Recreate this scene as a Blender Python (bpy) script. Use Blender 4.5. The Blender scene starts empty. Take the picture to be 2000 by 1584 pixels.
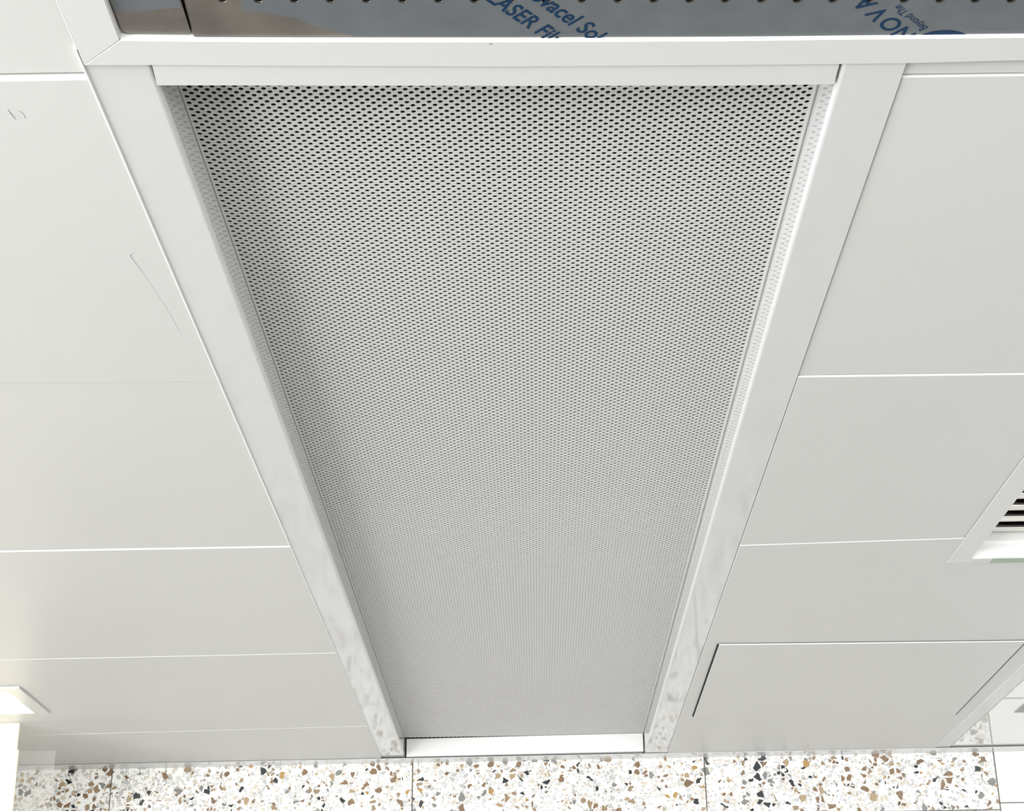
import bpy, bmesh, math, random
from mathutils import Vector, Matrix
random.seed(7)

# ------------------------------------------------------------------ camera
CZ = 2.6                      # height of the metal ceiling above the floor
H = 0.7957                    # ceiling height above the camera
scene = bpy.context.scene
col = scene.collection
cam_d = bpy.data.cameras.new('camera'); cam = bpy.data.objects.new('camera', cam_d); col.objects.link(cam)
cam_d.sensor_width = 36.0; cam_d.sensor_fit = 'HORIZONTAL'; cam_d.lens = 57.267
cam_d.clip_start = 0.02; cam_d.clip_end = 200
pitch, roll, yaw = 0.414344, -0.011727, 0.010127
fw = Vector((0, math.cos(pitch), math.sin(pitch))); up = Vector((0, -math.sin(pitch), math.cos(pitch))); rt = Vector((1, 0, 0))
Rz = Matrix.Rotation(yaw, 3, 'Z'); fw, up, rt = Rz @ fw, Rz @ up, Rz @ rt
rt, up = math.cos(roll) * rt + math.sin(roll) * up, -math.sin(roll) * rt + math.cos(roll) * up
cam.matrix_world = Matrix(((rt.x, up.x, -fw.x, 0), (rt.y, up.y, -fw.y, 0), (rt.z, up.z, -fw.z, CZ - H), (0, 0, 0, 1)))
scene.camera = cam

# ------------------------------------------------------------------ sky, exposure
world = bpy.data.worlds.new('overcast_sky'); scene.world = world; world.use_nodes = True
bg = world.node_tree.nodes['Background']
bg.inputs[0].default_value = (0.95, 0.985, 1.0, 1); bg.inputs[1].default_value = 0.25
XW, YW = -3.0, -3.4                                    # glazed sides of the room, left and behind the camera
def daylight(name, loc, rot, sx, sy, radiance):
    """daylight entering through one glazed opening"""
    d = bpy.data.lights.new(name, 'AREA'); d.shape = 'RECTANGLE'; d.size = sx; d.size_y = sy
    d.energy = radiance * math.pi * sx * sy; d.color = (1.0, 0.995, 0.975)
    o = bpy.data.objects.new(name, d); col.objects.link(o); o.location = loc; o.rotation_euler = rot
    return o
daylight('daylight_behind', (0.3, YW - 0.02, CZ / 2), (math.radians(90), 0, 0), 6.6, CZ, 1.15)
daylight('daylight_left', (XW - 0.02, (YW + 1.55) / 2, CZ / 2), (math.radians(90), 0, math.radians(-90)), 1.55 - YW, CZ, 1.15)
vs = scene.view_settings
vs.view_transform = 'Standard'; vs.look = 'None'; vs.gamma = 1.0; vs.use_curve_mapping = False
vs.exposure = 2.38
scene.cycles.use_denoising = True
scene.cycles.max_bounces = 10; scene.cycles.diffuse_bounces = 6; scene.cycles.glossy_bounces = 5

# ------------------------------------------------------------------ materials
def new_mat(name, base, rough, metal=0.0, spec=0.5, bump=None, var=None):
    """plain procedural surface: optional bump=(scale, strength, distance) and var=(scale, amount) colour mottling"""
    m = bpy.data.materials.new(name); m.use_nodes = True
    nt = m.node_tree; b = nt.nodes['Principled BSDF']
    b.inputs['Base Color'].default_value = (*base, 1)
    b.inputs['Roughness'].default_value = rough; b.inputs['Metallic'].default_value = metal
    b.inputs['Specular IOR Level'].default_value = spec
    geo = nt.nodes.new('ShaderNodeNewGeometry')
    if bump:
        n = nt.nodes.new('ShaderNodeTexNoise'); n.inputs['Scale'].default_value = bump[0]; n.inputs['Detail'].default_value = 2
        bp = nt.nodes.new('ShaderNodeBump'); bp.inputs['Strength'].default_value = bump[1]; bp.inputs['Distance'].default_value = bump[2]
        nt.links.new(geo.outputs['Position'], n.inputs['Vector']); nt.links.new(n.outputs['Fac'], bp.inputs['Height'])
        nt.links.new(bp.outputs['Normal'], b.inputs['Normal'])
    if var:
        n = nt.nodes.new('ShaderNodeTexNoise'); n.inputs['Scale'].default_value = var[0]; n.inputs['Detail'].default_value = 4
        r = nt.nodes.new('ShaderNodeMapRange'); r.inputs['From Min'].default_value = 0.3; r.inputs['From Max'].default_value = 0.7
        r.inputs['To Min'].default_value = 1 - var[1]; r.inputs['To Max'].default_value = 1 + var[1]
        mx = nt.nodes.new('ShaderNodeVectorMath'); mx.operation = 'SCALE'; mx.inputs[0].default_value = base
        nt.links.new(geo.outputs['Position'], n.inputs['Vector']); nt.links.new(n.outputs['Fac'], r.inputs['Value'])
        nt.links.new(r.outputs['Result'], mx.inputs['Scale']); nt.links.new(mx.outputs['Vector'], b.inputs['Base Color'])
    return m

M = {}
M['tile'] = new_mat('powder_coated_tile', (0.67, 0.67, 0.66), 0.40, spec=0.28, bump=(900, 0.05, 0.0004), var=(3, 0.012))
M['trim'] = new_mat('gloss_white_trim', (0.645, 0.655, 0.66), 0.068, spec=0.40, bump=(28, 0.008, 0.003))
M['frame'] = new_mat('satin_white_frame', (0.685, 0.685, 0.68), 0.35, bump=(900, 0.05, 0.0004))
M['sheet'] = new_mat('perforated_sheet_paint', (0.63, 0.63, 0.628), 0.40, spec=0.25)
M['fleece'] = new_mat('black_acoustic_fleece', (0.004, 0.0045, 0.006), 0.95, var=(25, 0.5))
M['gloss_ceiling'] = new_mat('gloss_ceiling_paint', (0.78, 0.79, 0.78), 0.02)
M['steel'] = new_mat('brushed_stainless', (0.235, 0.215, 0.195), 0.36, metal=1.0, bump=(60, 0.12, 0.002), var=(18, 0.2))
M['steel_clean'] = new_mat('polished_stainless', (0.55, 0.53, 0.50), 0.18, metal=1.0)
M['film'] = new_mat('grey_protective_film', (0.118, 0.133, 0.146), 0.34, spec=0.4, bump=(22, 0.25, 0.004), var=(30, 0.09))
M['ink'] = new_mat('blue_film_ink', (0.0015, 0.03, 0.085), 0.4, spec=0.12)
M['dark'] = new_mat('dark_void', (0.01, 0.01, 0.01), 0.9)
M['bright_edge'] = new_mat('bright_edge_white', (0.95, 0.95, 0.94), 0.5)  # near-white colour for the thin bright lines drawn along edges
M['pencil'] = new_mat('graphite_mark', (0.20, 0.20, 0.20), 0.8)
M['pencil_faint'] = new_mat('faint_graphite_mark', (0.60, 0.60, 0.59), 0.8)
M['tape'] = new_mat('pale_green_tape', (0.36, 0.47, 0.36), 0.5)
M['clear_tape'] = new_mat('pale_tape', (0.62, 0.62, 0.60), 0.35)
M['plate_grey'] = new_mat('grey_vent_paint', (0.33, 0.33, 0.33), 0.5)
M['white_wall'] = new_mat('white_gloss_wall_panel', (0.85, 0.86, 0.86), 0.12)
M['plaster'] = new_mat('white_plaster', (0.80, 0.80, 0.79), 0.8, bump=(120, 0.1, 0.002))
M['plaster_grey'] = new_mat('grey_plaster', (0.40, 0.395, 0.38), 0.8, bump=(120, 0.1, 0.002))
M['floor'] = new_mat('stone_floor', (0.09, 0.087, 0.082), 0.35, var=(40, 0.12))
M['ground'] = new_mat('pale_paving', (0.55, 0.55, 0.54), 0.8, var=(6, 0.1))
M['joint'] = new_mat('grey_grout', (0.22, 0.21, 0.19), 0.8)

def emit_mat(name, color, strength):
    m = bpy.data.materials.new(name); m.use_nodes = True
    b = m.node_tree.nodes['Principled BSDF']; b.inputs['Base Color'].default_value = (0.80 * color[0], 0.80 * color[1], 0.80 * color[2], 1)
    b.inputs['Emission Color'].default_value = (*color, 1); b.inputs['Emission Strength'].default_value = strength
    return m
M['lamp'] = emit_mat('lit_diffuser', (1.0, 1.0, 0.99), 4.0)
M['lightbox'] = emit_mat('lit_cream_plastic', (1.0, 0.95, 0.78), 0.06)

M['lightbox_warm'] = emit_mat('lit_warm_plastic', (1.0, 0.92, 0.66), 0.06)

def terrazzo():
    m = bpy.data.materials.new('polished_terrazzo'); m.use_nodes = True
    nt = m.node_tree; N = nt.nodes.new; Lk = nt.links.new
    b = nt.nodes['Principled BSDF']; b.inputs['Roughness'].default_value = 0.22
    geo = N('ShaderNodeNewGeometry')
    wob = N('ShaderNodeTexNoise'); wob.inputs['Scale'].default_value = 95; wob.inputs['Detail'].default_value = 1
    Lk(geo.outputs['Position'], wob.inputs['Vector'])
    sc = N('ShaderNodeVectorMath'); sc.operation = 'SCALE'; sc.inputs['Scale'].default_value = 0.007
    Lk(wob.outputs['Color'], sc.inputs[0])
    ad = N('ShaderNodeVectorMath'); ad.operation = 'ADD'
    Lk(geo.outputs['Position'], ad.inputs[0]); Lk(sc.outputs['Vector'], ad.inputs[1])
    prev = None
    def layer(scale, lo, hi, share, colors, seed, prev):
        off = N('ShaderNodeVectorMath'); off.operation = 'ADD'; off.inputs[1].default_value = (seed, seed * 0.7, seed * 1.3)
        Lk(ad.outputs['Vector'], off.inputs[0])
        ve = N('ShaderNodeTexVoronoi'); ve.feature = 'DISTANCE_TO_EDGE'; ve.inputs['Scale'].default_value = scale
        vc = N('ShaderNodeTexVoronoi'); vc.feature = 'F1'; vc.inputs['Scale'].default_value = scale
        Lk(off.outputs['Vector'], ve.inputs['Vector']); Lk(off.outputs['Vector'], vc.inputs['Vector'])
        sp = N('ShaderNodeSeparateColor'); Lk(vc.outputs['Color'], sp.inputs['Color'])
        mk = N('ShaderNodeMapRange'); mk.inputs['From Min'].default_value = lo; mk.inputs['From Max'].default_value = hi
        Lk(ve.outputs['Distance'], mk.inputs['Value'])
        ch = N('ShaderNodeMath'); ch.operation = 'LESS_THAN'; ch.inputs[1].default_value = share; Lk(sp.outputs['Red'], ch.inputs[0])
        mu = N('ShaderNodeMath'); mu.operation = 'MULTIPLY'; Lk(mk.outputs['Result'], mu.inputs[0]); Lk(ch.outputs['Value'], mu.inputs[1])
        rp = N('ShaderNodeValToRGB'); rp.color_ramp.interpolation = 'CONSTANT'
        el = rp.color_ramp.elements
        while len(el) > 1: el.remove(el[-1])
        el[0].position = 0; el[0].color = (*colors[0][1], 1)
        for pos, c in colors[1:]:
            e = el.new(pos); e.color = (*c, 1)
        Lk(sp.outputs['Green'], rp.inputs['Fac'])
        mx = N('ShaderNodeMix'); mx.data_type = 'RGBA'; Lk(mu.outputs['Value'], mx.inputs['Factor'])
        if prev is None: mx.inputs['A'].default_value = (0.90, 0.90, 0.89, 1)
        else: Lk(prev, mx.inputs['A'])
        Lk(rp.outputs['Color'], mx.inputs['B'])
        return mx.outputs['Result']
    pale = [(0, (0.60, 0.61, 0.62)), (0.3, (0.50, 0.50, 0.50)), (0.55, (0.62, 0.56, 0.48)), (0.8, (0.66, 0.66, 0.64))]
    strong = [(0, (0.23, 0.145, 0.085)), (0.22, (0.30, 0.22, 0.14)), (0.42, (0.40, 0.30, 0.19)), (0.52, (0.42, 0.26, 0.09)),
              (0.58, (0.018, 0.023, 0.026)), (0.72, (0.22, 0.22, 0.21)), (0.86, (0.19, 0.12, 0.07))]
    o = layer(150, 0.06, 0.10, 0.42, pale, 3.1, None)
    o = layer(95, 0.10, 0.14, 0.40, pale, 8.4, o)
    o = layer(105, 0.10, 0.16, 0.15, strong, 1.7, o)
    o = layer(60, 0.12, 0.16, 0.27, strong, 5.2, o)
    Lk(o, b.inputs['Base Color'])
    return m
M['terrazzo'] = terrazzo()

def acrylic():
    m = bpy.data.materials.new('clear_acrylic'); m.use_nodes = True
    nt = m.node_tree; b = nt.nodes['Principled BSDF']
    b.inputs['Base Color'].default_value = (0.93, 0.94, 0.94, 1); b.inputs['Roughness'].default_value = 0.08
    t = nt.nodes.new('ShaderNodeBsdfTransparent'); mx = nt.nodes.new('ShaderNodeMixShader'); mx.inputs[0].default_value = 0.16
    out = nt.nodes['Material Output']
    nt.links.new(t.outputs[0], mx.inputs[1]); nt.links.new(b.outputs[0], mx.inputs[2]); nt.links.new(mx.outputs[0], out.inputs['Surface'])
    return m
M['acrylic'] = acrylic()

# ------------------------------------------------------------------ helpers
def tag(o, label=None, cat=None, group=None, kind=None):
    for k, v in (('label', label), ('category', cat), ('group', group), ('kind', kind)):
        if v: o[k] = v
    return o

def wloc(o):
    v = Vector((0, 0, 0))
    while o is not None: v += o.location; o = o.parent
    return v

def empty(name, loc, label=None, cat=None):
    o = bpy.data.objects.new(name, None); o.empty_display_size = 0.05; col.objects.link(o); o.location = loc
    return tag(o, label, cat)

def link_mesh(name, me, mat, parent=None):
    """origin moved to the middle of the bounds; verts come in as world coordinates"""
    n = len(me.vertices)
    lo = [min(v.co[i] for v in me.vertices) for i in range(3)]; hi = [max(v.co[i] for v in me.vertices) for i in range(3)]
    c = Vector([(a + b) / 2 for a, b in zip(lo, hi)])
    me.transform(Matrix.Translation(-c))
    me.materials.append(mat if not isinstance(mat, str) else M[mat])
    o = bpy.data.objects.new(name, me); col.objects.link(o)
    if parent is not None: o.parent = parent
    o.location = c - (wloc(parent) if parent is not None else Vector((0, 0, 0)))
    return o

def finish(bm, name, mat, parent=None, bevel=0.0, seg=2, smooth=False):
    bmesh.ops.remove_doubles(bm, verts=bm.verts, dist=1e-7)
    bmesh.ops.recalc_face_normals(bm, faces=bm.faces)
    if bevel:
        es = [e for e in bm.edges if len(e.link_faces) == 2 and e.calc_face_angle(0) > 0.6]
        bmesh.ops.bevel(bm, geom=es, offset=bevel, segments=seg, profile=0.5, affect='EDGES', clamp_overlap=True)
    if smooth:
        for f in bm.faces: f.smooth = True
    me = bpy.data.meshes.new(name); bm.to_mesh(me); bm.free()
    return link_mesh(name, me, mat, parent)

def add_prism(bm, poly, z0, z1):
    """plan polygon (x, y) raised from z0 to z1, heights measured from the ceiling plane"""
    a = [bm.verts.new((x, y, CZ + z0)) for x, y in poly]; b = [bm.verts.new((x, y, CZ + z1)) for x, y in poly]
    n = len(poly)
    bm.faces.new(a); bm.faces.new(b[::-1])
    for i in range(n): bm.faces.new((a[i], a[(i + 1) % n], b[(i + 1) % n], b[i]))

def prism(name, poly, z0, z1, mat, parent=None, bevel=0.0, seg=2):
    bm = bmesh.new(); add_prism(bm, poly, z0, z1)
    return finish(bm, name, mat, parent, bevel, seg)

def rect(x0, x1, y0, y1): return [(x0, y0), (x1, y0), (x1, y1), (x0, y1)]

def add_run(bm, prof, ends):
    """profile (x, z) swept along y; ends = [(y, x shift), ...]"""
    rings = [[bm.verts.new((x + dx, y, CZ + z)) for x, z in prof] for y, dx in ends]
    n = len(prof)
    for r, s in zip(rings, rings[1:]):
        for i in range(n): bm.faces.new((r[i], r[(i + 1) % n], s[(i + 1) % n], s[i]))
    bm.faces.new(rings[0]); bm.faces.new(rings[-1][::-1])

def add_wall_strip(bm, path, z0, z1, t):
    """upright sheet following a plan path, thickness t to the far side"""
    poly = list(path) + [(x, y + t) for x, y in reversed(path)]
    add_prism(bm, poly, z0, z1)

# ------------------------------------------------------------------ the room
def world_box(name, lo, hi, mat, kind='structure', parent=None):
    bm = bmesh.new()
    vs_ = [bm.verts.new((x, y, z)) for x in (lo[0], hi[0]) for y in (lo[1], hi[1]) for z in (lo[2], hi[2])]
    for f in ((0, 1, 3, 2), (4, 6, 7, 5), (0, 4, 5, 1), (2, 3, 7, 6), (0, 2, 6, 4), (1, 5, 7, 3)): bm.faces.new([vs_[i] for i in f])
    o = finish(bm, name, mat, parent)
    if kind: o['kind'] = kind
    return o

world_box('floor', (XW, YW, -0.2), (4.0, 4.2, 0.0), 'floor')
world_box('ground', (-60, -60, -0.5), (60, 60, -0.22), 'ground')
world_box('wall_right', (3.6, YW, 0.0), (3.8, 4.2, CZ + 0.6), 'plaster_grey')

world_box('unseen_wall_left', (XW - 0.2, 1.55, 0.0), (XW, 4.2, CZ + 0.6), 'plaster_grey')  # unseen partial wall, added to cut the light on the far ceiling

def WY(x): return 3.9450 - 0.0267 * (x + 1.155)       # front of the terrazzo wall

def wall_piece(name, x0, x1, z0, z1, t0, t1, mat, parent=None, bevel=0.0):
    """upright slab against the far wall; z from the ceiling plane, t = distance in front of (+) / behind (-) the wall face"""
    return prism(name, [(x0, WY(x0) - t0), (x1, WY(x1) - t0), (x1, WY(x1) - t1), (x0, WY(x0) - t1)], z0, z1, mat, parent, bevel, 1)

wall = wall_piece('wall_far', XW, 3.8, -CZ, 0.6, -0.004, -0.3, 'joint'); wall['kind'] = 'structure'
seams = [-2.434, -1.72, -1.0156, -0.2883, 0.4090, 1.0928]
rows_t = [0.03, -0.139, -0.86, -1.58, -2.59]
g = 0.0014
for a, b in zip(seams, seams[1:]):
    for t, u in zip(rows_t, rows_t[1:]):
        wall_piece('terrazzo_tile', a + g, b - g, u + g, t - g, 0.0, -0.02, 'terrazzo', wall, 0.0006)
xs = [1.0928, 1.80, 2.52, 3.24, 3.6]
rows_w = [0.03, -0.1235, -0.84, -1.56, -2.59]
for a, b in zip(xs, xs[1:]):
    for t, u in zip(rows_w, rows_w[1:]):
        wall_piece('wall_panel', a + 0.002, b - g, u + g, t - g, 0.0, -0.02, 'white_wall', wall, 0.0006)
for a, b in ((XW, -2.434),):
    wall_piece('wall_panel', a + g, b - g, -2.59, 0.03, 0.0, -0.02, 'white_wall', wall, 0.0006)

# ceiling: the closed void above, the plain field around, and the metal tiles
bm = bmesh.new()
add_prism(bm, rect(XW, 4, YW, 4.1), 0.45, 0.6)
add_prism(bm, rect(XW, -1.575, YW, 3.86), 0.0, 0.03)
add_prism(bm, rect(1.66, 3.6, YW, 3.84), 0.0, 0.03)
add_prism(bm, rect(-1.575, 1.66, YW, 0.36), 0.0, 0.03)
add_prism(bm, rect(XW, XW + 0.1, YW, 4.1), 0.03, 0.5)
add_prism(bm, rect(XW, 3.6, YW, YW + 0.1), 0.03, 0.5)
ceiling = finish(bm, 'ceiling', 'plaster'); ceiling['kind'] = 'structure'

def tile(poly, dz, mat='tile', th=0.022, bevel=0.0011):
    return prism('ceiling_tile', poly, dz, dz + th, mat, ceiling, bevel, 2)

XL = -0.3595                                            # tiles' edge at the left channel
left = [(1.1205, 1.1223), (1.7018, 1.7270), (2.3300, 2.3229), (2.9560, 2.9258), (3.6020, 3.5307), (3.9130, 3.8860)]   # seam y at x = -1.56 and at XL
ldz = [0.0, 0.0012, -0.0008, -0.0014, -0.0018]
LT = []
for i in range(5):
    (a0, b0), (a1, b1) = left[i], left[i + 1]
    gp = 0.0009
    LT.append(tile([(-1.56, a0 + gp), (XL, b0 + gp), (XL, b1 - gp), (-1.56, a1 - gp)], ldz[i]))
LT0 = tile([(-1.56, 0.37), (XL, 0.37), (XL, 1.1195), (-1.56, 1.1175)], 0.0042)
XR, XQ = 0.3175, 0.944
gp = 0.0009
def rt_tile(poly, dz): return tile(poly, dz, 'tile')
rt_tile([(XR, 1.075), (XQ, 1.075), (XQ, 1.1440), (XR, 1.1385)], 0.0012)
rt_tile([(XR, 1.1405), (XQ, 1.1460), (XQ, 1.7405), (XR, 1.7345)], 0.0)
vx0, vx1, vy0, vy1 = 0.672, 0.892, 1.865, 2.422          # opening for the grille
rt_tile([(XR, 1.7365), (XQ, 1.7425), (XQ, 2.313), (vx1, 2.3155), (vx1, vy0), (vx0, vy0), (vx0, 2.3225), (XR, 2.3420)], -0.0016)
rt_tile([(XR, 2.3440), (vx0, 2.3245), (vx0, vy1), (vx1, vy1), (vx1, 2.3175), (XQ, 2.315), (XQ, 3.866), (XR, 3.868)], -0.0024)
access = empty('access_panel', (0.63, 3.19, CZ - 0.006), 'loose square ceiling panel hanging slightly low before the terrazzo wall', 'ceiling panel')
prism('panel_face', [(0.3425, 2.8930), (0.9005, 2.9000), (0.9085, 3.4880), (0.3465, 3.4740)], -0.0060, -0.0035, 'tile', access, 0.0006)
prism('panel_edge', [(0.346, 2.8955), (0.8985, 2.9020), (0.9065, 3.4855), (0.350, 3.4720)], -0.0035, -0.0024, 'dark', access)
prism('gap_shadow', [(0.3395, 2.8960), (0.3425, 2.8960), (0.3468, 3.4735), (0.3438, 3.4735)], -0.0042, -0.0026, 'dark', access)  # black strip standing in for the shadow in the panel's edge gap
prism('gap_shadow', [(0.9005, 2.9030), (0.9040, 2.9030), (0.9120, 3.4870), (0.9085, 3.4870)], -0.0042, -0.0026, 'dark', access)  # same painted gap shadow along the right edge
for x0, x1, y0, y1 in ((0.9815, 1.66, 1.80, 3.86), (0.9815, 1.66, 1.15, 1.798)):
    tile(rect(x0, x1, y0, y1) if y1 < 3 else [(x0, y0), (x1, y0), (x1, 3.838), (x0, 3.856)], 0.0, 'gloss_ceiling')
tile(rect(1.262, 1.66, 0.37, 1.148), 0.0, 'tile')
tile(rect(0.46, 1.262, 0.37, 0.40), 0.0, 'tile'); tile(rect(-0.358, 0.46, 0.37, 0.40), 0.0)

# ------------------------------------------------------------------ channel trims around the recess
REC = 0.043
def channel_profile(xo, xi, zb, s, r=0.0045):
    """flat face from outer edge xo to inner edge xi, rolled edge of radius r, then an upright recess wall; s = +1 when the recess is on the right"""
    t = 0.0012
    out = [(xo, zb + 0.012), (xo, zb)]
    for k in range(7):
        a = k / 6 * math.pi / 2
        out.append((xi - s * r + s * r * math.sin(a), zb + r - r * math.cos(a)))
    out.append((xi, REC + 0.004))
    back = [(xi - s * t, REC + 0.004)]
    for k in range(6, -1, -1):
        a = k / 6 * math.pi / 2
        back.append((xi - s * r + s * (r - t) * math.sin(a), zb + r - (r - t) * math.cos(a)))
    back += [(xo + s * t, zb + t), (xo + s * t, zb + 0.012)]
    return out + back

def channel(name, xo, xi, zb, s, y0, y1, y_notch=None):
    bm = bmesh.new()
    add_run(bm, channel_profile(xo, xi, zb, s), [(y0, 0), (y1, 0)])
    bmesh.ops.recalc_face_normals(bm, faces=bm.faces)
    for f in bm.faces:
        f.smooth = True
    for e in bm.edges:
        if len(e.link_faces) == 2 and (e.calc_face_angle(0) > 0.5 or max(f.calc_area() for f in e.link_faces) > 0.05): e.smooth = False
    me = bpy.data.meshes.new(name); bm.to_mesh(me); bm.free()
    o = link_mesh(name, me, 'trim'); o['kind'] = 'structure'
    return o
tr1 = channel('trim_1', -0.3585, -0.3030, 0.0006, 1, 1.079, 3.884)
prism('bright_edge_strip', [(-0.3601, 1.081), (-0.3585, 1.081), (-0.3585, 3.86), (-0.3596, 3.86)], -0.0012, 0.004, 'bright_edge', tr1, 0.0003, 1)  # added white strip, paints the bright glint along the trim's outer edge
channel('trim_2', 0.3165, 0.2632, -0.0016, -1, 1.0895, 3.872)

# upright end of the recess, the flat strip at its near end, the wall angle and the seam strip on the right
def endY(x): return 3.868 - 0.0459 * (x + 0.300)
bm = bmesh.new()
add_wall_strip(bm, [(-0.2995, endY(-0.2995)), (0.2612, endY(0.2612))], 0.0006, 0.0425, 0.0015)
add_prism(bm, [(-0.2995, endY(-0.2995)), (0.2612, endY(0.2612)), (0.2612, 3.876), (-0.2995, 3.888)], 0.0, 0.0012)
o = finish(bm, 'trim_3', 'white_wall', None, 0.0004, 1); o['kind'] = 'structure'  # paler paint than the other trims, puts the strong light into the colour
bm = bmesh.new()
near_edge = [(-0.3040, 1.1314), (-0.0084, 1.1411), (0.1635, 1.1460), (0.2620, 1.1471)]
add_prism(bm, [(-0.3015, 1.0920), (0.2612, 1.0980)] + near_edge[::-1], -0.0016, -0.0004)
add_wall_strip(bm, [(x, y - 0.0015) for x, y in near_edge], -0.0004, 0.012, 0.0012)
o = finish(bm, 'trim_4', 'frame', None, 0.0004, 1); o['kind'] = 'structure'
o = wall_piece('trim_5', XW, 3.6, -0.0042, -0.0026, 0.052, -0.003, 'trim', None, 0.0005); o['kind'] = 'structure'
o = prism('trim_6', [(0.9475, 1.15), (0.9790, 1.15), (0.9790, 3.8555), (0.9475, 3.8565)], -0.0012, 0.02, 'frame', None, 0.0008); o['kind'] = 'structure'
prism('bright_edge_strip', [(0.9442, 1.15), (0.9474, 1.15), (0.9474, 3.8560), (0.9442, 3.8565)], -0.0020, 0.01, 'bright_edge', o, 0.0004, 1)  # white strip drawing the pale line beside the seam strip

# ------------------------------------------------------------------ perforated recess panel
perf = empty('perforated_panel', (-0.02, 2.5, CZ + REC), 'long white perforated metal panel recessed between two gloss white trims', 'ceiling panel')
def perforated_sheet():
    P = 0.010; R = 0.00232; TH = 0.0008
    X0, Y0 = -0.2985, 1.1025
    NX, NROW = 56, 551
    verts, faces = [], []
    z = CZ + REC
    def circ(seg):
        # one quadrant side k runs from diamond corner k to corner k+1; ring points in the same order
        return [(R * math.cos(2 * math.pi * i / seg), R * math.sin(2 * math.pi * i / seg)) for i in range(seg)]
    ring12, ring8 = circ(12), circ(8)
    corner = {}
    def cv(i2, j):
        k = (i2, j)
        v = corner.get(k)
        if v is None:
            v = len(verts); corner[k] = v
            verts.append((X0 + i2 * P / 2, Y0 + j * P / 2, z))
        return v
    for j in range(NROW):
        odd = j & 1
        ring = ring12 if j < 230 else ring8
        seg = len(ring); q = seg // 4
        cy = Y0 + j * P / 2
        for i in range(-1, NX + 1):
            i2 = 2 * i + odd
            cx = X0 + i2 * P / 2
            c = (cv(i2 + 1, j), cv(i2, j + 1), cv(i2 - 1, j), cv(i2, j - 1))
            if i < 0 or i >= NX or j < 1 or j > NROW - 2:
                faces.append(c[::-1]); continue
            b = len(verts)
            for x, y in ring: verts.append((cx + x, cy + y, z))
            for x, y in ring: verts.append((cx + x, cy + y, z + TH))
            for k in range(4):
                hs = [b + (k * q + m) % seg for m in range(q + 1)]
                faces.append((c[(k + 1) % 4], c[k], *hs))
            for m in range(seg):
                n = (m + 1) % seg
                faces.append((b + n, b + m, b + seg + m, b + seg + n))
    me = bpy.data.meshes.new('perforated_sheet'); me.from_pydata(verts, [], faces); me.update()
    return me
sheet = link_mesh('perforated_sheet', perforated_sheet(), 'sheet', perf)
prism('acoustic_backing', rect(-0.312, 0.274, 1.10, 3.875), REC + 0.007, REC + 0.014, 'fleece', perf)
for x0, x1 in ((-0.3024, -0.3008), (0.2594, 0.2618)):
    prism('edge_bead', rect(x0, x1, 1.15, 3.835), REC - 0.0014, REC + 0.001, 'sheet', perf, 0.0004, 1)

# ------------------------------------------------------------------ stainless unit at the top of the picture
unit = empty('stainless_ceiling_unit', (0.45, 0.75, CZ), 'white framed stainless unit with blue-lettered protective film and a row of holes', 'ceiling unit')
outer = [(-0.3567, 1.0997), (-0.3005, 1.1011), (-0.2090, 1.1049), (-0.0080, 1.1119), (0.1603, 1.1152), (0.2613, 1.1164), (0.3139, 1.1170), (0.4121, 1.1156), (1.255, 1.112)]
inner = [(-0.3201, 1.0671), (-0.2528, 1.0705), (-0.1713, 1.0735), (-0.0075, 1.0784), (0.1569, 1.0818), (0.2556, 1.0827), (0.4036, 1.0844), (1.222, 1.081)]
ZB = -0.003
def frame_member(poly, lip):
    bm = bmesh.new()
    add_prism(bm, poly, ZB, ZB + 0.0012)
    if lip == 'far': add_wall_strip(bm, inner, ZB + 0.0008, 0.022, 0.0012)
    elif lip == 'left': add_prism(bm, rect(-0.3206, -0.3194, 0.45, 1.0668), ZB + 0.0008, 0.022)
    elif lip == 'near': add_prism(bm, rect(-0.3194, 1.222, 0.449, 0.4502), ZB + 0.0008, 0.022)
    else: add_prism(bm, rect(1.222, 1.2232, 0.45, 1.080), ZB + 0.0008, 0.022)
    return finish(bm, 'frame_member', 'frame', unit, 0.0004, 1)
frame_member(outer + inner[::-1], 'far')
frame_member([(-0.3523, 0.405), (-0.3567, 1.0992), (-0.3203, 1.0666), (-0.3180, 0.45)], 'left')
frame_member([(-0.3523, 0.4045), (-0.3180, 0.4495), (1.222, 0.4495), (1.255, 0.4045)], 'near')
frame_member([(1.2555, 0.405), (1.2225, 0.45), (1.2225, 1.0806), (1.2555, 1.1115)], 'right')
prism('housing', rect(-0.33, 1.235, 0.44, 1.075), 0.030, 0.034, 'dark', unit)

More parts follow.
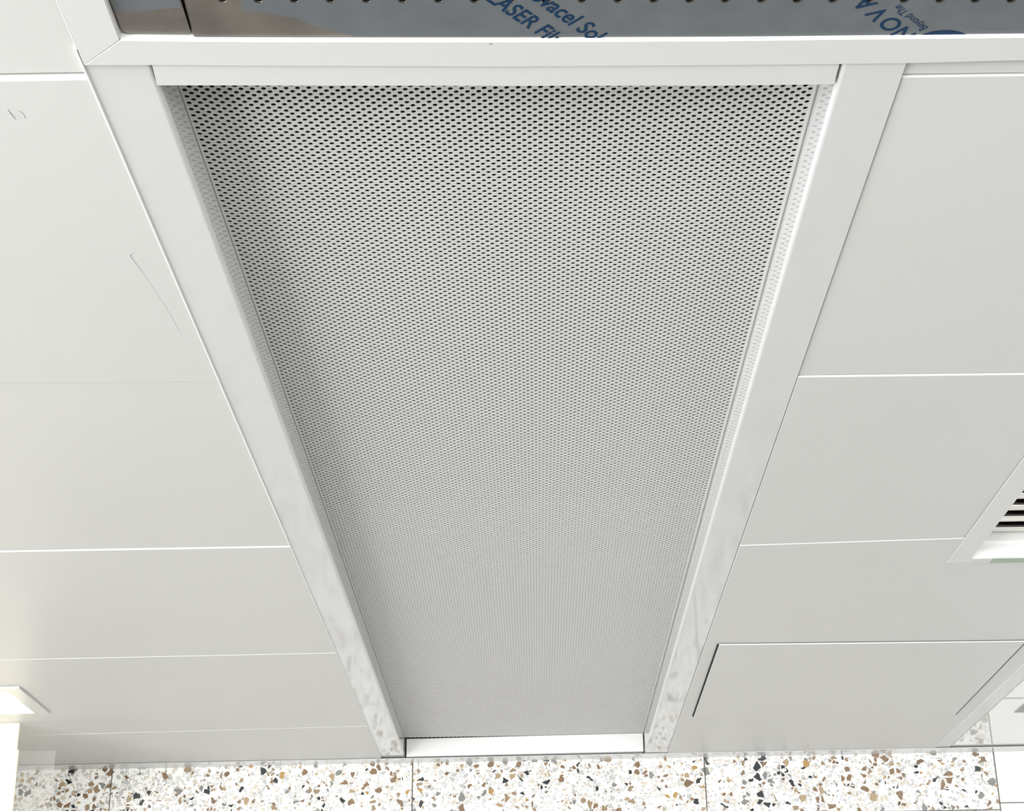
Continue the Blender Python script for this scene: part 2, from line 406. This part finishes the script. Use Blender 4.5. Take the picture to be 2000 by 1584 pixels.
prism('bright_edge_strip', [(-0.3535, 0.41), (-0.3527, 0.41), (-0.3568, 1.078), (-0.3577, 1.078)], -0.0028, 0.0, 'bright_edge', unit)  # added white strip, paints the same bright glint on the frame's outer edge
ZP = 0.001                                               # underside of the main plate
def yl(x): return 1.0640 + 0.0287 * (x + 0.2307)         # the rows of holes run at this small angle
def plate_with_holes():
    """sheet on a 28 mm grid, real holes in the first three rows, plain cells elsewhere"""
    verts, faces = [], []
    P = 0.02788; R = 0.0033; TH = 0.0025; seg = 16; q = 4
    ca, sa = math.cos(0.0287), math.sin(0.0287)
    ox, oy = -0.2307, 1.0231
    def w(a, b): return (ox + a * ca - b * sa, oy + a * sa + b * ca)
    def vert(a, b, z):
        x, y = w(a, b); verts.append((x, y, CZ + z)); return len(verts) - 1
    ncol = 50
    for j in range(0, 4):
        for i in range(ncol):
            cx, cy = i * P, -j * P
            h = P / 2
            c = [vert(cx + h, cy - h, ZP), vert(cx + h, cy + h, ZP), vert(cx - h, cy + h, ZP), vert(cx - h, cy - h, ZP)]
            b = len(verts)
            for zz, rr in ((0, R + 0.0005), (0.0004, R), (TH, R)):
                for m in range(seg):
                    a = -math.pi / 4 + 2 * math.pi * m / seg
                    vert(cx + rr * math.cos(a), cy + rr * math.sin(a), ZP + zz)
            for k in range(4):
                hs = [b + (k * q + m) % seg for m in range(q + 1)]
                faces.append((c[(k + 1) % 4], c[k], *hs))
            for lv in range(2):
                for m in range(seg):
                    n = (m + 1) % seg
                    faces.append((b + lv * seg + n, b + lv * seg + m, b + (lv + 1) * seg + m, b + (lv + 1) * seg + n))
    h = P / 2
    xa, xb = -h, (ncol - 1) * P + h
    def quad(a0, a1, b0, b1):
        faces.append([vert(a0, b0, ZP), vert(a0, b1, ZP), vert(a1, b1, ZP), vert(a1, b0, ZP)])
    quad(xa, xb, h, 0.047)                               # towards the far edge
    quad(xa, xb, -0.56, -3 * P - h)                      # towards the near edge
    quad(-0.0290, xa, -0.56, 0.047)                      # rounded fold on the left
    a = vert(-0.0290, -0.56, ZP); b = vert(-0.0290, 0.047, ZP); c = vert(-0.0305, 0.045, ZP + 0.0020); d = vert(-0.0305, -0.56, ZP + 0.0020)
    faces.append((a, d, c, b))
    e = vert(-0.0305, 0.045, 0.02); f = vert(-0.0305, -0.56, 0.02)
    faces.append((d, f, e, c))
    me = bpy.data.meshes.new('steel_plate'); me.from_pydata(verts, [], [tuple(f) for f in faces]); me.update()
    return me
plate = link_mesh('steel_plate', plate_with_holes(), 'steel', unit)
bm = bmesh.new()
add_prism(bm, [(-0.3172, 0.46), (-0.2630, 0.46), (-0.2632, 1.0650), (-0.2655, 1.0678), (-0.3150, 1.0655), (-0.3184, 1.0620)], 0.0022, 0.012)
nplate = finish(bm, 'steel_end_plate', 'steel', unit, 0.0012, 2)
tag(nplate, 'narrow stainless end plate with smudges')
prism('film_patch', [(-0.3165, 0.47), (-0.2640, 0.47), (-0.2645, 1.0340), (-0.2800, 1.0345), (-0.2920, 1.0365), (-0.3050, 1.0370), (-0.3165, 1.0360)], 0.0019, 0.0021, 'film', nplate)

# protective film on the plate, with a torn left edge and the same holes
def film_mesh():
    P = 0.02788; R = 0.0040; seg = 16; q = 4
    ca, sa = math.cos(0.0287), math.sin(0.0287); ox, oy = -0.2307, 1.0231
    zf = ZP - 0.00025
    verts, faces = [], []
    def w(a, b): return (ox + a * ca - b * sa, oy + a * sa + b * ca, CZ + zf)
    def vert(a, b): verts.append(w(a, b)); return len(verts) - 1
    h = P / 2; ncol = 50
    for j in range(0, 4):
        for i in range(1, ncol):
            cx, cy = i * P, -j * P
            c = [vert(cx + h, cy - h), vert(cx + h, cy + h), vert(cx - h, cy + h), vert(cx - h, cy - h)]
            b = len(verts)
            for m in range(seg):
                a = -math.pi / 4 + 2 * math.pi * m / seg
                vert(cx + R * math.cos(a), cy + R * math.sin(a))
            for k in range(4):
                hs = [b + (k * q + m) % seg for m in range(q + 1)]
                faces.append((c[(k + 1) % 4], c[k], *hs))
    xb = (ncol - 1) * P + h
    torn = [(0.0140, 0.0139), (0.0215, 0.0139), (0.0364, 0.0132), (0.0365, 0.0139)]
    # far strip: from the torn edge to the right end
    edge = [(h + 0.0005, h), (0.0300, 0.0150), (0.0440, 0.0205), (0.0560, 0.0230), (0.0640, 0.0300), (0.0720, 0.0345), (0.0830, 0.0395), (0.0985, 0.0462)]
    far = [(0.0985, 0.0462), (xb, 0.0468), (xb, h)]
    idx = [vert(*p) for p in edge + far[1:]]
    faces.append(tuple(idx))
    faces.append(tuple(vert(*p) for p in [(h, -0.55), (h, -3 * P - h), (xb, -3 * P - h), (xb, -0.55)]))
    me = bpy.data.meshes.new('protective_film'); me.from_pydata(verts, [], faces); me.update()
    return me
film = link_mesh('protective_film', film_mesh(), 'film', plate)
tag(film, 'dull grey film printed in blue')

# lettering on the film
ZT = ZP - 0.0005
def text_mesh(body, bold=0.0, shear=0.0):
    cu = bpy.data.curves.new('lettering', 'FONT'); cu.body = body; cu.size = 1.0; cu.offset = bold; cu.shear = shear; cu.resolution_u = 4
    o = bpy.data.objects.new('lettering', cu); col.objects.link(o)
    dg = bpy.context.evaluated_depsgraph_get(); dg.update()
    me = bpy.data.meshes.new_from_object(o.evaluated_get(dg))
    bpy.data.objects.remove(o); bpy.data.curves.remove(cu)
    return me
def bounds(me):
    xs_ = [v.co.x for v in me.vertices]; ys_ = [v.co.y for v in me.vertices]
    return min(xs_), max(xs_), min(ys_), max(ys_)
def measure(body, bold=0.0):
    me = text_mesh(body, bold); r = bounds(me); bpy.data.meshes.remove(me); return r
def lettering(body, anchor_prefix, anchor_char, anchor, u, v, capheight, xscale, bold=0.0, shear=0.0):
    """anchor = plan point of the lower left corner of anchor_char, which follows anchor_prefix"""
    cap = measure('E')[3]
    full = measure(anchor_prefix + anchor_char, bold); one = measure(anchor_char, bold)
    ax = full[1] - (one[1] - one[0])
    me = text_mesh(body, bold, shear)
    s = capheight / cap
    u = Vector(u).normalized(); v = Vector(v).normalized()
    for p in me.vertices:
        a, b = (p.co.x - ax) * s * xscale, p.co.y * s
        p.co = Vector((anchor[0] + a * u.x + b * v.x, anchor[1] + a * u.y + b * v.y, CZ + ZT))
    return link_mesh('lettering', me, 'ink', film)
U1 = (0.661, 0.750); V1 = (0.740, -0.673)
lettering('LASER Film', 'LAS', 'E', (-0.0071, 1.0514), U1, V1, 0.0150, 0.86, 0.016)
lettering('Novacel Solutions', 'Novace', 'l', (0.0368, 1.0613), U1, V1, 0.0155, 0.86, 0.016)
U2 = (-0.690, -0.724); V2 = (-0.729, 0.684)
for k, chx in enumerate('NOVACEL'):
    cx, cy = 0.2935 + (k - 1) * 0.0186 * U2[0], 1.0689 + (k - 1) * 0.0186 * U2[1]
    w0 = measure(chx, 0.013); cap = measure('E')[3]; s = 0.0158 / cap
    half = (w0[0] + w0[1]) / 2 * s; hh = 0.0158 / 2
    an = (cx - (w0[1] - w0[0]) / 2 * s * U2[0] - hh * V2[0], cy - (w0[1] - w0[0]) / 2 * s * U2[1] - hh * V2[1])
    lettering(chx, '', chx, an, U2, V2, 0.0152, 1.0, 0.013)
wB = measure('Beyond The'); sB = 0.0073 / measure('E')[3]
lettering('Beyond The', '', 'B', (0.3250, 1.0737), U2, V2, 0.0073, 0.0416 / ((wB[1] - wB[0]) * sB))
bm = bmesh.new()
cx, cy, rr = 0.3392, 1.1085, 0.0307
vsn = [bm.verts.new((cx + rr * math.cos(a), cy + rr * math.sin(a), CZ + ZT)) for a in [math.pi * (1.0 + 0.21 + 0.58 * i / 24) for i in range(25)]]
bm.faces.new(vsn)
finish(bm, 'printed_disc', 'ink', film)

# ------------------------------------------------------------------ louvred grille at the right edge
vent = empty('vent_grille', (0.78, 2.14, CZ - 0.002), 'white framed louvred vent grille with steel slats at the right edge', 'vent')
fx0, fx1, fy0, fy1 = 0.6520, 0.9120, 1.845, 2.4370
ix0, ix1, iy0, iy1 = 0.6845, 0.8795, 1.877, 2.4160
for poly in ([(fx0, fy0), (fx0, fy1), (ix0, iy1), (ix0, iy0)], [(fx1, fy0), (fx1, fy1), (ix1, iy1), (ix1, iy0)],
             [(fx0, fy0), (fx1, fy0), (ix1, iy0), (ix0, iy0)], [(fx0, fy1), (fx1, fy1), (ix1, iy1), (ix0, iy1)]):
    prism('frame_member', poly, -0.0042, -0.0026, 'frame', vent, 0.0004, 1)
t = 0.0012
for x0, x1, y0, y1 in ((ix0 - t, ix0, iy0, iy1), (ix1, ix1 + t, iy0, iy1), (ix0, ix1, iy0 - t, iy0), (ix0, ix1, iy1, iy1 + t)):
    prism('collar', rect(x0, x1, y0, y1), -0.0026, 0.10, 'white_wall', vent)
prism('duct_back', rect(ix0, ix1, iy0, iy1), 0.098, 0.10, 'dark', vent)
y = 2.3780
while y > 1.90:
    prism('slat', rect(ix0 + 0.001, ix1 - 0.001, y, y + 0.016), 0.0315, 0.0370, 'steel_clean', vent, 0.001, 2)
    bm = bmesh.new()
    ring = []
    for xx in (ix0 + 0.001, ix1 - 0.001):
        ring.append([bm.verts.new((xx, y + 0.034 + 0.0085 * math.cos(a), CZ + 0.0455 + 0.0085 * math.sin(a))) for a in [2 * math.pi * k / 16 for k in range(16)]])
    for k in range(16): bm.faces.new((ring[0][k], ring[0][(k + 1) % 16], ring[1][(k + 1) % 16], ring[1][k]))
    bm.faces.new(ring[0]); bm.faces.new(ring[1][::-1])
    rod = finish(bm, 'rod', 'steel_clean', vent)
    for p in rod.data.polygons: p.use_smooth = len(p.vertices) == 4
    y -= 0.0498
prism('tape_strip', rect(0.719, 0.80, 2.4165, 2.4380), -0.0050, -0.0043, 'tape', vent)
prism('tape_strip', rect(0.687, 0.718, 2.4165, 2.4385), -0.0050, -0.0043, 'clear_tape', vent)

# grey vent plate beyond the seam strip on the right
vp = empty('vent_plate', (1.13, 3.37, CZ), 'small grey vent plate in the glossy ceiling at the far right edge', 'vent')
prism('plate', rect(1.0370, 1.22, 3.275, 3.486), -0.0022, -0.0010, 'plate_grey', vp, 0.0004, 1)
prism('border', rect(1.0365, 1.224, 3.271, 3.4865), -0.0010, 0.0, 'frame', vp)

# ------------------------------------------------------------------ square lamp at the left edge
lamp = empty('ceiling_light', (-1.115, 3.25, CZ), 'lit square ceiling light with grey rim at the left edge', 'ceiling light')
lx0, lx1, ly0, ly1 = -1.226, -1.0065, 3.139, 3.358
dx0, dx1, dy0, dy1 = -1.196, -1.0370, 3.166, 3.350
for poly in ([(lx0, ly0), (lx0, ly1), (dx0, dy1), (dx0, dy0)], [(lx1, ly0), (lx1, ly1), (dx1, dy1), (dx1, dy0)],
             [(lx0, ly0), (lx1, ly0), (dx1, dy0), (dx0, dy0)], [(lx0, ly1), (lx1, ly1), (dx1, dy1), (dx0, dy1)]):
    prism('rim', poly, -0.0058, -0.0015, 'frame', lamp, 0.0003, 1)
prism('diffuser', rect(dx0, dx1, dy0, dy1), -0.0054, -0.0020, 'lamp', lamp)

# ------------------------------------------------------------------ lit hanging panel and clear plate, left edge before the wall
box = empty('light_panel', (-1.25, 3.455, CZ - 0.003), 'glowing cream lit panel hanging from the ceiling at the lower left edge', 'light panel')
prism('top_section', rect(-1.42, -1.0980, 3.450, 3.459), -0.0585, -0.0022, 'lightbox', box, 0.0015, 2)
prism('middle_section', rect(-1.42, -1.0940, 3.4505, 3.4595), -0.1125, -0.0595, 'lightbox_warm', box, 0.0015, 2)
prism('lower_section', rect(-1.42, -1.0935, 3.451, 3.460), -0.42, -0.1135, 'lightbox', box, 0.0015, 2)
clear = empty('clear_plate', (-1.24, 3.692, CZ - 0.003), 'clear acrylic plate hanging behind the glowing panel before the terrazzo wall', 'plate')
prism('plate', rect(-1.40, -1.0840, 3.690, 3.694), -0.27, -0.011, 'acrylic', clear, 0.0012, 2)
prism('hanging_rail', rect(-1.40, -1.20, 3.688, 3.696), -0.0112, -0.0022, 'acrylic', clear, 0.0008, 1)

# ------------------------------------------------------------------ pencil marks and chips on the paint
def stroke(name, pts, wdt, dz, mat, parent):
    bm = bmesh.new(); L, Rr = [], []
    for i, (x, y) in enumerate(pts):
        a = pts[max(i - 1, 0)]; b = pts[min(i + 1, len(pts) - 1)]
        d = Vector((b[0] - a[0], b[1] - a[1])).normalized(); n = Vector((-d.y, d.x)) * wdt / 2 * (1 - 0.5 * abs(2 * i / (len(pts) - 1) - 1))
        L.append(bm.verts.new((x + n.x, y + n.y, CZ + dz))); Rr.append(bm.verts.new((x - n.x, y - n.y, CZ + dz)))
    for i in range(len(pts) - 1): bm.faces.new((L[i], L[i + 1], Rr[i + 1], Rr[i]))
    return finish(bm, name, mat, parent)
t0 = LT[0]
stroke('pencil_mark', [(-0.4391, 1.1641), (-0.4382, 1.1715), (-0.4372, 1.1796)], 0.0009, -0.00012, 'pencil', t0)
stroke('pencil_mark', [(-0.4313, 1.1658), (-0.4288, 1.1690), (-0.4275, 1.1740), (-0.4281, 1.1785)], 0.0005, -0.00012, 'pencil', t0)
stroke('pencil_mark', [(-0.4372, 1.1796), (-0.4352, 1.1720), (-0.4330, 1.1775), (-0.4308, 1.1800)], 0.0004, -0.00012, 'pencil_faint', t0)
stroke('pencil_mark', [(-0.3881, 1.4173), (-0.3915, 1.4190), (-0.3938, 1.4225), (-0.3925, 1.4330), (-0.3890, 1.4560)], 0.0006, -0.00012, 'pencil', t0)
stroke('pencil_mark', [(-0.3890, 1.4560), (-0.3850, 1.5010), (-0.3810, 1.5475), (-0.3788, 1.5900), (-0.3785, 1.5960)], 0.0006, -0.00012, 'pencil_faint', t0)
stroke('paint_chip', [(-0.0262, 1.0800), (-0.0245, 1.0803), (-0.0232, 1.0813)], 0.0012, ZB - 0.0001, 'pencil', unit)
